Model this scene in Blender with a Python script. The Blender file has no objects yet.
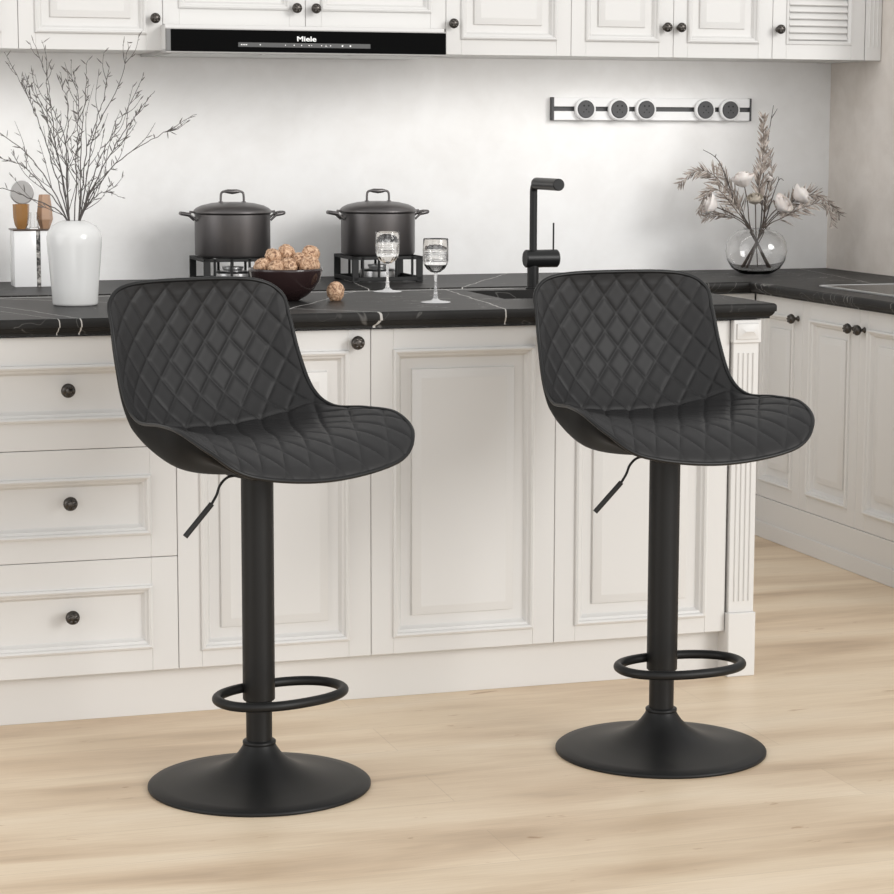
import bpy, bmesh, math, random
from mathutils import Vector, Matrix, noise
R = math.radians
random.seed(7)
COL = bpy.context.scene.collection

# ------------------------------------------------------------------ materials
def mat(name, col, rough=.5, metal=0., spec=.5, **kw):
    m = bpy.data.materials.new(name); m.use_nodes = True
    b = m.node_tree.nodes['Principled BSDF']
    b.inputs['Base Color'].default_value = (*col, 1)
    b.inputs['Roughness'].default_value = rough
    b.inputs['Metallic'].default_value = metal
    b.inputs['Specular IOR Level'].default_value = spec
    for k, v in kw.items():
        b.inputs[k.replace('_', ' ')].default_value = v
    return m
def nd(m, typ, **kw):
    n = m.node_tree.nodes.new(typ)
    for k, v in kw.items(): setattr(n, k, v)
    return n
def lk(m, a, b): m.node_tree.links.new(a, b)
def bsdf(m): return m.node_tree.nodes['Principled BSDF']
def coords(m, scale=(1, 1, 1), kind='Object', rot=(0, 0, 0)):
    t = nd(m, 'ShaderNodeTexCoord'); mp = nd(m, 'ShaderNodeMapping')
    mp.inputs['Scale'].default_value = scale; mp.inputs['Rotation'].default_value = rot
    lk(m, t.outputs[kind], mp.inputs['Vector']); return mp.outputs['Vector']
def noise_tex(m, vec, scale, detail=4, rough=.55, dist=0.):
    n = nd(m, 'ShaderNodeTexNoise'); n.inputs['Scale'].default_value = scale
    n.inputs['Detail'].default_value = detail; n.inputs['Roughness'].default_value = rough
    n.inputs['Distortion'].default_value = dist
    lk(m, vec, n.inputs['Vector']); return n.outputs['Fac']
def ramp(m, fac, stops):
    r = nd(m, 'ShaderNodeValToRGB'); e = r.color_ramp.elements
    while len(e) < len(stops): e.new(.5)
    for el, (p, c) in zip(e, stops): el.position = p; el.color = (*c, 1)
    lk(m, fac, r.inputs['Fac']); return r.outputs['Color']
def bump(m, h, strength=.1, dist=.01):
    b = nd(m, 'ShaderNodeBump'); b.inputs['Strength'].default_value = strength
    b.inputs['Distance'].default_value = dist
    lk(m, h, b.inputs['Height']); lk(m, b.outputs['Normal'], bsdf(m).inputs['Normal'])
def mathn(m, op, a, b=None, c=None):
    n = nd(m, 'ShaderNodeMath', operation=op)
    for i, v in enumerate((a, b, c)):
        if v is None: continue
        if isinstance(v, (int, float)): n.inputs[i].default_value = v
        else: lk(m, v, n.inputs[i])
    return n.outputs[0]
def mix(m, fac, a, b, blend='MIX'):
    n = nd(m, 'ShaderNodeMix', data_type='RGBA', blend_type=blend)
    for i, v in ((0, fac), (6, a), (7, b)):
        if isinstance(v, (int, float)): n.inputs[i].default_value = v
        elif isinstance(v, tuple): n.inputs[i].default_value = (*v, 1)
        else: lk(m, v, n.inputs[i])
    return n.outputs[2]

M = {}
# painted cabinet wood
m = M['paint'] = mat('cream_paint', (.672, .662, .645), .45)
f = noise_tex(m, coords(m), 30, 3); bump(m, f, .03, .002)
# plaster wall
m = M['plaster'] = mat('plaster', (.8, .8, .8), .85, spec=.3)
v = coords(m)
a = noise_tex(m, v, 1.6, 6, .6, .6); b = noise_tex(m, v, 9, 5, .6, .3)
c1 = ramp(m, a, [(.3, (.79, .785, .775)), (.52, (.86, .857, .85)), (.75, (.885, .883, .878))])
c2 = ramp(m, b, [(.35, (.955, .95, .945)), (.65, (1, 1, 1))])
lk(m, mix(m, 1., c1, c2, 'MULTIPLY'), bsdf(m).inputs['Base Color']); bump(m, b, .15, .003)
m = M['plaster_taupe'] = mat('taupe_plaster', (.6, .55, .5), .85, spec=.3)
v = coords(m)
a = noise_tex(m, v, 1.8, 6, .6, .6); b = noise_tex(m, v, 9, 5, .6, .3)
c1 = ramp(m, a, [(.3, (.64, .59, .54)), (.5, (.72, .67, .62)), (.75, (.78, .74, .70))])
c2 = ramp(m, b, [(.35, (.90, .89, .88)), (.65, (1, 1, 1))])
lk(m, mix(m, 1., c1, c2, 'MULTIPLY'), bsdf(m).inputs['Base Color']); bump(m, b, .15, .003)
# oak floor (boards run along x)
m = M['oak'] = mat('oak', (.7, .5, .33), .42)
bk = nd(m, 'ShaderNodeTexBrick'); bk.offset = .37
bk.inputs['Scale'].default_value = 1; bk.inputs['Brick Width'].default_value = 2.1
bk.inputs['Row Height'].default_value = .19; bk.inputs['Mortar Size'].default_value = .0008
bk.inputs['Color1'].default_value = (0, 0, 0, 1); bk.inputs['Color2'].default_value = (1, 1, 1, 1)
bk.inputs['Mortar'].default_value = (.5, .5, .5, 1); bk.inputs['Bias'].default_value = 0
vo = coords(m); lk(m, vo, bk.inputs['Vector'])
g1 = noise_tex(m, coords(m, (.75, 4.2, 1)), 1.5, 4, .5, .5)
g2 = noise_tex(m, coords(m, (4, 70, 1)), 2., 7, .7, .6)
kn = noise_tex(m, coords(m, (4.5, 20, 1)), 1.7, 4, .55, .4)
base = ramp(m, g1, [(.28, (.52, .38, .255)), (.42, (.72, .56, .395)), (.56, (.84, .69, .51)), (.78, (.90, .77, .60))])
base = mix(m, .42, base, ramp(m, g2, [(.3, (.78, .73, .66)), (.6, (1, 1, 1))]), 'MULTIPLY')
base = mix(m, .55, base, ramp(m, bk.outputs['Color'], [(0, (.88, .86, .83)), (1, (1.0, 1.0, 1.0))]), 'MULTIPLY')
base = mix(m, .8, base, ramp(m, kn, [(.68, (1, 1, 1)), (.715, (.72, .60, .49)), (.77, (.40, .29, .21))]), 'MULTIPLY')
line = mathn(m, 'MULTIPLY', bk.outputs['Fac'], .28)
lk(m, mix(m, line, base, (.33, .23, .15)), bsdf(m).inputs['Base Color'])
bump(m, g2, .05, .002)
# black marble with pale veins
m = M['marble'] = mat('black_marble', (.02, .02, .02), .42, spec=.12)
vv = coords(m)
w = noise_tex(m, vv, 2.3, 4, .55, 1.0)
d = mathn(m, 'ABSOLUTE', mathn(m, 'SUBTRACT', w, .5))
thin = ramp(m, d, [(0, (.8, .8, .8)), (.0022, (0, 0, 0))])
w2 = noise_tex(m, coords(m, rot=(0, 0, .6)), 5.1, 3, .5, .6)
d2 = mathn(m, 'ABSOLUTE', mathn(m, 'SUBTRACT', w2, .43))
thin2 = ramp(m, d2, [(0, (.35, .35, .35)), (.002, (0, 0, 0))])
msk = noise_tex(m, vv, 1.1, 2)
mk = ramp(m, msk, [(.42, (0, 0, 0)), (.56, (1, 1, 1))])
# straight diagonal veins crossing the slabs
sx = nd(m, 'ShaderNodeSeparateXYZ'); lk(m, vv, sx.inputs[0])
wob = mathn(m, 'MULTIPLY', mathn(m, 'SUBTRACT', noise_tex(m, vv, 6, 3), .5), .03)
tot = None
for (px, py, ang, wd) in ((.70, .0, 112, .0009), (.745, 0, 108, .0013), (.93, .4, 140, .002), (1.69, .02, 84, .0016), (2.3, 2.0, 60, .0018), (3.35, 1.0, 80, .0015), (.2, 0, 110, .0015)):
    nx, ny = math.sin(R(ang)), -math.cos(R(ang))
    t_ = mathn(m, 'ADD', mathn(m, 'MULTIPLY', sx.outputs[0], nx), mathn(m, 'MULTIPLY', sx.outputs[1], ny))
    t_ = mathn(m, 'ABSOLUTE', mathn(m, 'ADD', mathn(m, 'SUBTRACT', t_, px * nx + py * ny), wob))
    l_ = mathn(m, 'LESS_THAN', t_, wd)
    tot = l_ if tot is None else mathn(m, 'MAXIMUM', tot, l_)
vein = mix(m, 1., mix(m, 1., thin, thin2, 'ADD'), mk, 'MULTIPLY')
allv = mathn(m, 'MINIMUM', mathn(m, 'ADD', mathn(m, 'MULTIPLY', vein, .45), mathn(m, 'MULTIPLY', tot, .75)), 1)
cloud = ramp(m, noise_tex(m, vv, 4, 5), [(.3, (.012, .0115, .011)), (.7, (.026, .025, .024))])
lk(m, mix(m, allv, cloud, (.62, .60, .57)), bsdf(m).inputs['Base Color'])
m = M['stripe_marble'] = mat('striped_marble', (.1, .1, .1), .2)
lk(m, ramp(m, noise_tex(m, coords(m), 60, 5, .6, 1.), [(.42, (.03, .03, .03)), (.55, (.2, .19, .18)), (.68, (.55, .53, .5))]), bsdf(m).inputs['Base Color'])
# leather etc
m = M['leather'] = mat('black_leather', (.0215, .0210, .0213), .52, spec=.28)
f = noise_tex(m, coords(m), 420, 3); bump(m, f, .12, .0006)
m = M['shell'] = mat('smooth_black_leather', (.005, .005, .005), .55, spec=.08)
f = noise_tex(m, coords(m), 300, 3); bump(m, f, .08, .0006)
M['piping'] = mat('black_piping', (.009, .009, .009), .38, spec=.35)
M['black_metal'] = mat('matte_black_metal', (.008, .008, .008), .44, spec=.3)
M['grip'] = mat('black_rubber', (.012, .012, .012), .6)
M['bronze'] = mat('dark_bronze', (.075, .068, .062), .28, .9)
M['silver'] = mat('brushed_silver', (.72, .72, .72), .3, 1.)
M['dark_glass'] = mat('black_glass', (.002, .002, .002), .12, spec=.03)
M['panel_grey'] = mat('grey_print', (.07, .07, .07), .4)
M['print'] = mat('white_print', (.9, .9, .9), .5)
M['socket_white'] = mat('white_plastic', (.82, .82, .82), .35)
M['socket_dark'] = mat('dark_plastic', (.055, .055, .058), .5)
M['hole'] = mat('black_plastic', (.004, .004, .004), .6)
M['pot'] = mat('anthracite_enamel', (.13, .122, .122), .36, .85)
M['iron'] = mat('cast_iron', (.006, .006, .006), .6)
M['ceramic'] = mat('white_ceramic', (.70, .70, .69), .16)
M['lacquer'] = mat('white_lacquer', (.80, .80, .80), .2)
M['bowl'] = mat('maroon_glaze', (.030, .017, .017), .14)
M['tap'] = mat('black_tap', (.012, .012, .012), .33, spec=.35)
M['sink'] = mat('dark_steel', (.05, .05, .05), .35, .3)
M['seam'] = mat('pale_edge', (.55, .54, .52), .4)  # pale colour paints the highlight on the island's back edge
M['gap'] = mat('shadow_recess', (.03, .028, .026), .9)
m = M['walnut'] = mat('walnut_shell', (.62, .42, .28), .6)
w_ = noise_tex(m, coords(m), 62, 5, .6, 2.4)
lk(m, ramp(m, w_, [(.38, (.16, .08, .045)), (.46, (.46, .27, .16)), (.64, (.74, .52, .35))]), bsdf(m).inputs['Base Color']); bump(m, w_, .8, .002)
M['amber'] = mat('amber_glass', (.50, .27, .10), .12, Transmission_Weight=.45, IOR=1.45)
M['clear'] = mat('clear_glass', (1, 1, 1), .0, Transmission_Weight=1., IOR=1.45)
M['frosted'] = mat('pressed_glass', (.97, .97, .97), .1, Transmission_Weight=.4, IOR=1.5)  # white in the glass stands for light reflected by the goblet foot
M['frosted_stem'] = mat('pressed_glass_stem', (.97, .97, .97), .05, Transmission_Weight=.75, IOR=1.5)
M['rose_gold'] = mat('rose_gold_glass', (.62, .40, .26), .15, Transmission_Weight=.4)
M['twig'] = mat('dark_twig', (.085, .075, .07), .7)
M['bud'] = mat('grey_leaf', (.13, .118, .11), .7)
m = M['plume'] = mat('dried_plume', (.36, .31, .275), .8)
lk(m, ramp(m, noise_tex(m, coords(m), 45, 3), [(.33, (.17, .14, .12)), (.52, (.40, .345, .305)), (.68, (.64, .57, .52))]), bsdf(m).inputs['Base Color'])
M['stem'] = mat('brown_stem', (.10, .075, .06), .7)
m = M['petal'] = mat('cream_petal', (.86, .80, .76), .6, Subsurface_Weight=.1)
M['petal_pink'] = mat('dusty_petal', (.66, .50, .46), .6)
M['petal_olive'] = mat('olive_petal', (.50, .45, .38), .6)

# ------------------------------------------------------------------ mesh builder
class MB:
    def __init__(s): s.b = bmesh.new(); s.mi = 0
    def quad(s, vs):
        try:
            f = s.b.faces.new(vs); f.material_index = s.mi; return f
        except ValueError: return None
    def box(s, x0, x1, y0, y1, z0, z1, bev=0., seg=2):
        P = [(x, y, z) for x in (x0, x1) for y in (y0, y1) for z in (z0, z1)]
        v = [s.b.verts.new(p) for p in P]
        fs = [s.quad([v[i] for i in q]) for q in ((0, 1, 3, 2), (4, 6, 7, 5), (0, 4, 5, 1), (2, 3, 7, 6), (0, 2, 6, 4), (1, 5, 7, 3))]
        if bev:
            es = list({e for f in fs for e in f.edges})
            bmesh.ops.bevel(s.b, geom=es, offset=bev, segments=seg, affect='EDGES', profile=.5)
        return s
    def prism(s, poly, z0, z1, top=1.):
        cx = sum(p[0] for p in poly) / len(poly); cy = sum(p[1] for p in poly) / len(poly)
        a = [s.b.verts.new((p[0], p[1], z0)) for p in poly]
        b = [s.b.verts.new((cx + (p[0] - cx) * top, cy + (p[1] - cy) * top, z1)) for p in poly]
        n = len(poly)
        for i in range(n): s.quad([a[i], a[(i + 1) % n], b[(i + 1) % n], b[i]])
        s.quad(a[::-1]); s.quad(b); return s
    def lathe(s, prof, c=(0, 0, 0), n=40, axis='z', fn=None):
        rings = []
        for (r, z) in prof:
            if r < 1e-6: ring = [s.b.verts.new(s.ax(0, 0, z, c, axis))]
            else:
                ring = []
                for i in range(n):
                    a = 2 * math.pi * i / n; rr = r * (fn(a, z) if fn else 1)
                    ring.append(s.b.verts.new(s.ax(rr * math.cos(a), rr * math.sin(a), z, c, axis)))
            rings.append(ring)
        for A, B in zip(rings, rings[1:]):
            if len(A) == 1 and len(B) == 1: continue
            for i in range(n):
                j = (i + 1) % n
                if len(A) == 1: s.quad([A[0], B[j], B[i]])
                elif len(B) == 1: s.quad([A[i], A[j], B[0]])
                else: s.quad([A[i], A[j], B[j], B[i]])
        return s
    def ax(s, x, y, z, c, axis):
        if axis == 'z': p = (x, y, z)
        elif axis == 'y': p = (x, z, y)
        else: p = (z, x, y)
        return (p[0] + c[0], p[1] + c[1], p[2] + c[2])
    def cyl(s, r, z0, z1, c=(0, 0, 0), n=32, axis='z', bev=0.):
        bev = min(bev, r * .5)
        if bev: return s.lathe([(0, z0), (r - bev, z0), (r, z0 + bev), (r, z1 - bev), (r - bev, z1), (0, z1)], c, n, axis)
        return s.lathe([(0, z0), (r, z0), (r, z1), (0, z1)], c, n, axis)
    def tube(s, pts, rad, n=8, closed=False, caps=True):
        pts = [Vector(p) for p in pts]; m_ = len(pts); rings = []
        rf = rad if callable(rad) else (lambda t: rad)
        up = None
        for i, p in enumerate(pts):
            if closed: d = (pts[(i + 1) % m_] - pts[i - 1])
            else: d = pts[min(i + 1, m_ - 1)] - pts[max(i - 1, 0)]
            if d.length < 1e-9: d = Vector((0, 0, 1))
            d.normalize()
            if up is None:
                up = Vector((0, 0, 1)) if abs(d.z) < .9 else Vector((1, 0, 0))
            up = (up - d * up.dot(d))
            if up.length < 1e-6: up = d.orthogonal()
            up.normalize(); sd = d.cross(up); r = rf(i / max(1, m_ - 1))
            rings.append([s.b.verts.new(p + (up * math.cos(2 * math.pi * k / n) + sd * math.sin(2 * math.pi * k / n)) * r) for k in range(n)])
        for i in range(m_ if closed else m_ - 1):
            A, B = rings[i], rings[(i + 1) % m_]
            for k in range(n): s.quad([A[k], A[(k + 1) % n], B[(k + 1) % n], B[k]])
        if caps and not closed: s.quad(rings[0][::-1]); s.quad(rings[-1])
        return s
    def rects(s, x0, x1, z0, z1, prof, fill=True):
        """mitred rectangular profile on an xz face: prof = (inset, y)"""
        rings = []
        for (i, y) in prof:
            rings.append([s.b.verts.new(p) for p in ((x0 + i, y, z0 + i), (x1 - i, y, z0 + i), (x1 - i, y, z1 - i), (x0 + i, y, z1 - i))])
        for A, B in zip(rings, rings[1:]):
            for k in range(4): s.quad([A[k], A[(k + 1) % 4], B[(k + 1) % 4], B[k]])
        if fill: s.quad(rings[-1])
        return s
    def sweep(s, prof, path, close_ends=True):
        """prof (out, z) swept along an xy polyline, mitred; out is to the right of travel"""
        n = len(path); rings = []
        for i, p in enumerate(path):
            p = Vector(p)
            d0 = (Vector(path[i]) - Vector(path[i - 1])).normalized() if i > 0 else None
            d1 = (Vector(path[i + 1]) - Vector(path[i])).normalized() if i < n - 1 else None
            d0 = d0 or d1; d1 = d1 or d0
            n0 = Vector((d0.y, -d0.x)); n1 = Vector((d1.y, -d1.x))
            mt = (n0 + n1); mt = mt / max(.2, (mt.dot(n0)))
            rings.append([s.b.verts.new((p.x + mt.x * o, p.y + mt.y * o, z)) for (o, z) in prof])
        for A, B in zip(rings, rings[1:]):
            for k in range(len(prof) - 1): s.quad([A[k], B[k], B[k + 1], A[k + 1]])
        if close_ends: s.quad(rings[0]); s.quad(rings[-1][::-1])
        return s
    def grid(s, pts, closed_u=False):
        V = [[s.b.verts.new(p) for p in row] for row in pts]
        for i in range(len(V) - 1):
            for j in range(len(V[0]) - 1): s.quad([V[i][j], V[i][j + 1], V[i + 1][j + 1], V[i + 1][j]])
        return V
    def sphere(s, c, r, nu=16, nv=10, sc=(1, 1, 1)):
        pr = [(math.sin(math.pi * i / nv), -math.cos(math.pi * i / nv)) for i in range(nv + 1)]
        base = len(s.b.verts)
        s.lathe([(max(0, a) if 0 < i < nv else 0, b) for i, (a, b) in enumerate(pr)], n=nu)
        s.b.verts.ensure_lookup_table()
        for v in list(s.b.verts)[base:]:
            v.co = Vector((v.co.x * r * sc[0] + c[0], v.co.y * r * sc[1] + c[1], v.co.z * r * sc[2] + c[2]))
        return s
    def build(s, name, mats, parent=None, smooth=35, fixn=True, loc=None):
        if fixn: bmesh.ops.recalc_face_normals(s.b, faces=s.b.faces)
        me = bpy.data.meshes.new(name); s.b.to_mesh(me); s.b.free()
        for mm in (mats if isinstance(mats, (list, tuple)) else [mats]): me.materials.append(mm)
        if smooth:
            me.polygons.foreach_set('use_smooth', [True] * len(me.polygons))
            if smooth < 180: me.set_sharp_from_angle(angle=R(smooth))
        o = bpy.data.objects.new(name, me); COL.objects.link(o)
        if parent: o.parent = parent
        if loc: o.location = loc
        return o
def tag(o, label, cat, group=None, kind=None):
    if label: o['label'] = label
    if cat: o['category'] = cat
    if group: o['group'] = group
    if kind: o['kind'] = kind
    return o
def thing(name, label, cat, loc=(0, 0, 0), rz=0, group=None):
    o = bpy.data.objects.new(name, None); COL.objects.link(o)
    o.location = loc; o.rotation_euler = (0, 0, rz); o.empty_display_size = .05
    return tag(o, label, cat, group)
def struct(name, mb, m_, **kw):
    o = mb.build(name, m_, **kw); o['kind'] = 'structure'; return o
def dup(root, loc, rz=None, label=None, group=None):
    def rec(o, par):
        c = o.copy(); COL.objects.link(c); c.parent = par
        for ch in list(o.children): rec(ch, c)
        return c
    r = rec(root, None); r.location = loc
    if rz is not None: r.rotation_euler = (0, 0, rz)
    if label: r['label'] = label
    if group: r['group'] = group
    return r
def cr(pts, n=10, closed=True):
    out = []; m_ = len(pts)
    rng = range(m_) if closed else range(m_ - 1)
    for i in rng:
        if closed: a, b, c, d = pts[i - 1], pts[i], pts[(i + 1) % m_], pts[(i + 2) % m_]
        else: a, b, c, d = pts[max(0, i - 1)], pts[i], pts[i + 1], pts[min(m_ - 1, i + 2)]
        a, b, c, d = Vector(a), Vector(b), Vector(c), Vector(d)
        for j in range(n):
            t = j / n
            out.append(.5 * ((2 * b) + (-a + c) * t + (2 * a - 5 * b + 4 * c - d) * t * t + (-a + 3 * b - 3 * c + d) * t ** 3))
    if not closed: out.append(Vector(pts[-1]))
    return out

# ------------------------------------------------------------------ the room
ZI, ZB = .88, .807           # island top, wall-run top
WX, WY = 3.70, 2.39          # right wall, back wall
struct('floor', MB().box(-2.2, WX + .1, -3.2, WY + .1, -.05, 0), M['oak'], smooth=0)
struct('wall_back', MB().box(-2.2, WX + .1, WY, WY + .1, 0, 2.6), M['plaster'], smooth=0)
struct('wall_right', MB().box(WX, WX + .1, 1.78, WY, 0, 2.6).box(WX, WX + .1, -.5, 1.78, 0, .92), M['plaster_taupe'], smooth=0)  # low part leaves an invented opening so the sun reaches the back wall

# ------------------------------------------------------------------ cabinet fronts
def knob_mesh(name='knob'):
    k = MB()
    k.lathe([(.0, 0), (.0085, 0), (.009, -.002), (.005, -.005), (.0045, -.012), (.009, -.015), (.0135, -.019), (.0155, -.024), (.0145, -.029), (.010, -.033), (.0, -.0345)], n=20, axis='y')
    for i in range(6):
        a = i * math.pi / 3
        k.sphere((math.cos(a) * .0085, -.0325, math.sin(a) * .0085), .0036, 6, 4)
    return k
KNOB = None
def add_knob(parent, x, z, y=0.):
    global KNOB
    if KNOB is None: KNOB = knob_mesh().build('knob', M['bronze'], parent, smooth=50)
    else:
        o = KNOB.copy(); COL.objects.link(o); o.parent = parent; o.name = 'knob'; KNOB_ = o
        o.location = (x, y, z); return o
    KNOB.location = (x, y, z); return KNOB
MOULD = [(0, .0012), (.0010, -.0065), (.0055, -.0088), (.0095, -.0065), (.0115, -.0005), (.0165, .002), (.0190, .0085), (.023, .0125), (.046, .0135)]
def front(parent, name, x, z, w, h, sx=.05, st=.05, sb=.04, raised=True, louver=False, knob=None):
    """panelled front: stiles, rails, bolection moulding, raised or flat panel; local origin = its lower left front corner"""
    b = MB(); g = .0007; T = .020
    X0, X1, Z0, Z1 = g, w - g, g, h - g
    b.box(X0, sx, 0, T, Z0, Z1, .0012, 1); b.box(w - sx, X1, 0, T, Z0, Z1, .0012, 1)
    b.box(sx, w - sx, .0006, T, Z0, sb, .0008, 1); b.box(sx, w - sx, .0006, T, h - st, Z1, .0008, 1)
    if louver:
        b.rects(sx - .002, w - sx + .002, sb - .002, h - st + .002, [(0, .0012), (.0012, -.004), (.006, -.005), (.010, 0), (.013, .004), (.013, .02)], fill=False)
        b.box(sx, w - sx, .0192, .0198, sb, h - st)
        z_ = sb + .016
        while z_ < h - st - .02:
            for (dx) in (0,):
                x0, x1 = sx + .012, w - sx - .012
                vs = [b.b.verts.new(p) for p in ((x0, .002, z_), (x1, .002, z_), (x1, .016, z_ + .026), (x0, .016, z_ + .026), (x0, .006, z_ - .003), (x1, .006, z_ - .003), (x1, .019, z_ + .022), (x0, .019, z_ + .022))]
                for q in ((0, 1, 2, 3), (4, 7, 6, 5), (0, 4, 5, 1), (3, 2, 6, 7)): b.quad([vs[i] for i in q])
            z_ += .022
    else:
        pr = list(MOULD)
        if raised: pr += [(.0475, .0075), (.066, .0012), (.068, .0012)]
        else: pr = pr[:-1] + [(.026, .0128)]
        b.rects(sx - .002, w - sx + .002, sb - .002, h - st + .002, pr)
    o = b.build(name, M['paint'], parent, smooth=28); o.location = (x, 0, z)
    if knob: add_knob(o, knob[0], knob[1])
    return o
def body(parent, w, d, z0, z1, y0=.0205, hollow=False):
    b = MB()
    if hollow:
        b.box(.0005, .016, y0, d, z0, z1).box(w - .016, w - .0005, y0, d, z0, z1).box(.016, w - .016, d - .01, d, z0, z1).box(.016, w - .016, y0, d - .01, z0, z0 + .018).box(.016, w - .016, y0, y0 + .004, z0 + .018, z1)
    else: b.box(.0005, w - .0005, y0, d, z0, z1)
    return b.build('body', M['paint'], parent, smooth=0)

# island cabinets: fronts face -y at y = .03
Z0, ZT = .107, .841
H = ZT - Z0
def drawer_unit(x0, x1, label):
    w = x1 - x0
    t = thing('drawer_cabinet', label, 'cabinet', (x0, .03, 0), group='cabinets of the island')
    body(t, w, .58, Z0, ZT + .002)
    for (za, zb, st, sb) in ((.599, ZT, .062, .062), (.358, .599, .062, .052), (Z0, .358, .062, .052)):
        front(t, 'drawer', 0, za, w, zb - za, .058, st, sb, raised=False, knob=(.294 if w > .5 else w / 2, (zb - za) / 2 + .008))
    return t
def door_unit(x0, x1, label, kx):
    w = x1 - x0
    t = thing('base_cabinet', label, 'cabinet', (x0, .03, 0), group='cabinets of the island')
    body(t, w, .61 if x0 > 1.3 else .58, Z0, ZT + .002, hollow=x0 > 1.3)
    front(t, 'door', 0, Z0, w, H, .052, .048, .040, knob=(kx, .706))
    return t
drawer_unit(.42, .947, 'cream drawer cabinet of the island with three panelled drawers and dark knobs')
door_unit(.947, 1.383, 'cream island cabinet with one panelled door, right beside the drawer cabinet', .40)
door_unit(1.383, 1.818, 'cream island cabinet with one panelled door, midway between the two bar stools', .399)
t = door_unit(1.818, 2.247, 'cream island cabinet with one panelled door behind the right bar stool', .03)
t = door_unit(-.02, .42, 'cream island cabinet at the island end left of the drawer cabinet', .40)
# plinth of the island
pl = MB().box(-.01, 2.262, .068, .60, 0, .1065, .001, 1)
tag(pl.build('plinth', M['paint']), 'long plain cream plinth board under the island cabinets', 'plinth')
# pilaster at the island end
t = thing('pilaster', 'cream fluted pilaster with diamond cap block at right end of the island', 'pilaster', (2.2485, .012, 0))
b = MB(); b.box(.003, .067, .008, .60, .153, .79, .001, 1)
for i in range(4):
    x = .0165 + i * .0123
    b.tube([(x + .001, .0075, .18), (x + .001, .0075, .765)], .0028, 8)
b.build('shaft', M['paint'], t)
b = MB(); b.box(0, .070, .002, .60, .7885, .842, .0015, 1)
b.rects(.007, .063, .797, .834, [(0, .0025), (.001, -.002), (.006, -.004), (.0185, -.012)]); b.build('cap_block', M['paint'], t)
b = MB(); b.box(-.0005, .070, 0, .60, 0, .153, .002, 1); b.build('plinth_block', M['paint'], t)

# countertops -------------------------------------------------------
EDGE = lambda zt: [(-.02, zt - .0355), (-.012, zt - .0355), (-.012, zt - .031), (-.0065, zt - .0265), (-.004, zt - .022), (-.003, zt - .019), (-.0005, zt - .0185), (.0, zt - .015), (.0, zt - .006), (-.0015, zt - .0025), (-.005, zt), (-.02, zt)]
def slab_box(b, x0, x1, y0, y1, zt): b.box(x0, x1, y0, y1, zt - .0355, zt)
def in_edge(b, zt, path, w=.02): b.sweep(EDGE(zt), path, close_ends=True)
IX1 = 2.350; IY1 = .650
HX0, HX1, HY0, HY1 = 1.79, 2.22, .305, .590
b = MB()
slab_box(b, -.04, HX0, .02, IY1, ZI); slab_box(b, HX1, IX1 - .02, .02, IY1, ZI)
slab_box(b, HX0, HX1, .02, HY0, ZI); slab_box(b, HX0, HX1, HY1, IY1, ZI)
in_edge(b, ZI, [(-.04, 0), (IX1, 0), (IX1, IY1)])
island_top = b.build('worktop', M['marble'], smooth=30)
tag(island_top, 'black white-veined marble worktop of the island behind the bar stools', 'worktop')
b = MB(); b.box(-.04, IX1 - .002, IY1, IY1 + .003, ZI - .034, ZI + .0009)  # thin strip added as the light caught along the back edge
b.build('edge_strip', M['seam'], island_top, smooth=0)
# sink basin hung under the worktop
b = MB(); zb_, zt_ = ZI - .19, ZI - .0365
for (x0, x1, y0, y1) in ((HX0 - .004, HX0 + .004, HY0 - .004, HY1 + .004), (HX1 - .004, HX1 + .004, HY0 - .004, HY1 + .004), (HX0, HX1, HY0 - .004, HY0 + .004), (HX0, HX1, HY1 - .004, HY1 + .004)):
    b.box(x0, x1, y0, y1, zb_, zt_)
b.box(HX0, HX1, HY0, HY1, zb_ - .006, zb_ + .002)
tag(b.build('kitchen_sink', M['sink'], smooth=0), 'dark rectangular undermount sink in the island worktop in front of the tap', 'sink')

# back run + right run
BY, BX = 1.767, 3.1155
b = MB()
slab_box(b, -.6, WX - .001, BY + .02, WY - .001, ZB); slab_box(b, BX + .02, WX - .001, .0, BY + .02, ZB)
b.sweep(EDGE(ZB), [(-.6, BY), (BX, BY), (BX, 0.)])
wt = b.build('worktop', M['marble'], smooth=30)
tag(wt, 'black marble L-shaped worktop along the back and right walls', 'worktop')
def wall_unit(name, x0, w, label, hinge_r, side='back', group='cabinets under the wall worktop', kx=None):
    h0, h1 = .129, .769
    if side == 'back': t = thing(name, label, 'cabinet', (x0, BY + .035, 0), 0, group)
    else: t = thing(name, label, 'cabinet', (BX + .0385, x0, 0), R(-90), group)
    body(t, w, .54, h0, h1 + .002)
    front(t, 'door', 0, h0, w, h1 - h0, .052, .055, .052, knob=(kx if kx is not None else (w - .03 if hinge_r else .03), .582))
    return t
# right run (local x runs towards the camera: world -y)
wall_unit('base_cabinet', 1.800, .330, 'narrow cream cabinet in the inner corner under the right-hand worktop', True, 'right')
wall_unit('base_cabinet', 1.470, .363, 'cream cabinet on the right wall, second from the inner corner', True, 'right')
wall_unit('base_cabinet', 1.107, .363, 'cream cabinet on the right wall under the cooktop, cut by the picture edge', False, 'right')
wall_unit('base_cabinet', .744, .363, 'cream cabinet on the right wall nearest the room, outside the picture', False, 'right')
x = 2.552
for lab in ('cream cabinet under the back worktop next to the inner corner', 'cream cabinet under the back worktop behind the sink', 'cream cabinet under the back worktop behind the goblets', 'cream cabinet under the back worktop behind the bowl of walnuts', 'cream cabinet under the back worktop behind the tall white vase'):
    wall_unit('base_cabinet', x, .60, lab, True); x -= .60
b = MB(); b.box(BX + .0585, WX - .01, .39, BY + .05, 0, .1285)
b.box(BX + .0365, BX + .0585, .39, BY + .06, 0.004, .1285, .001, 1)
b.box(BX + .031, BX + .0365, .39, BY + .055, 0.0, .052, .002, 1)
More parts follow.
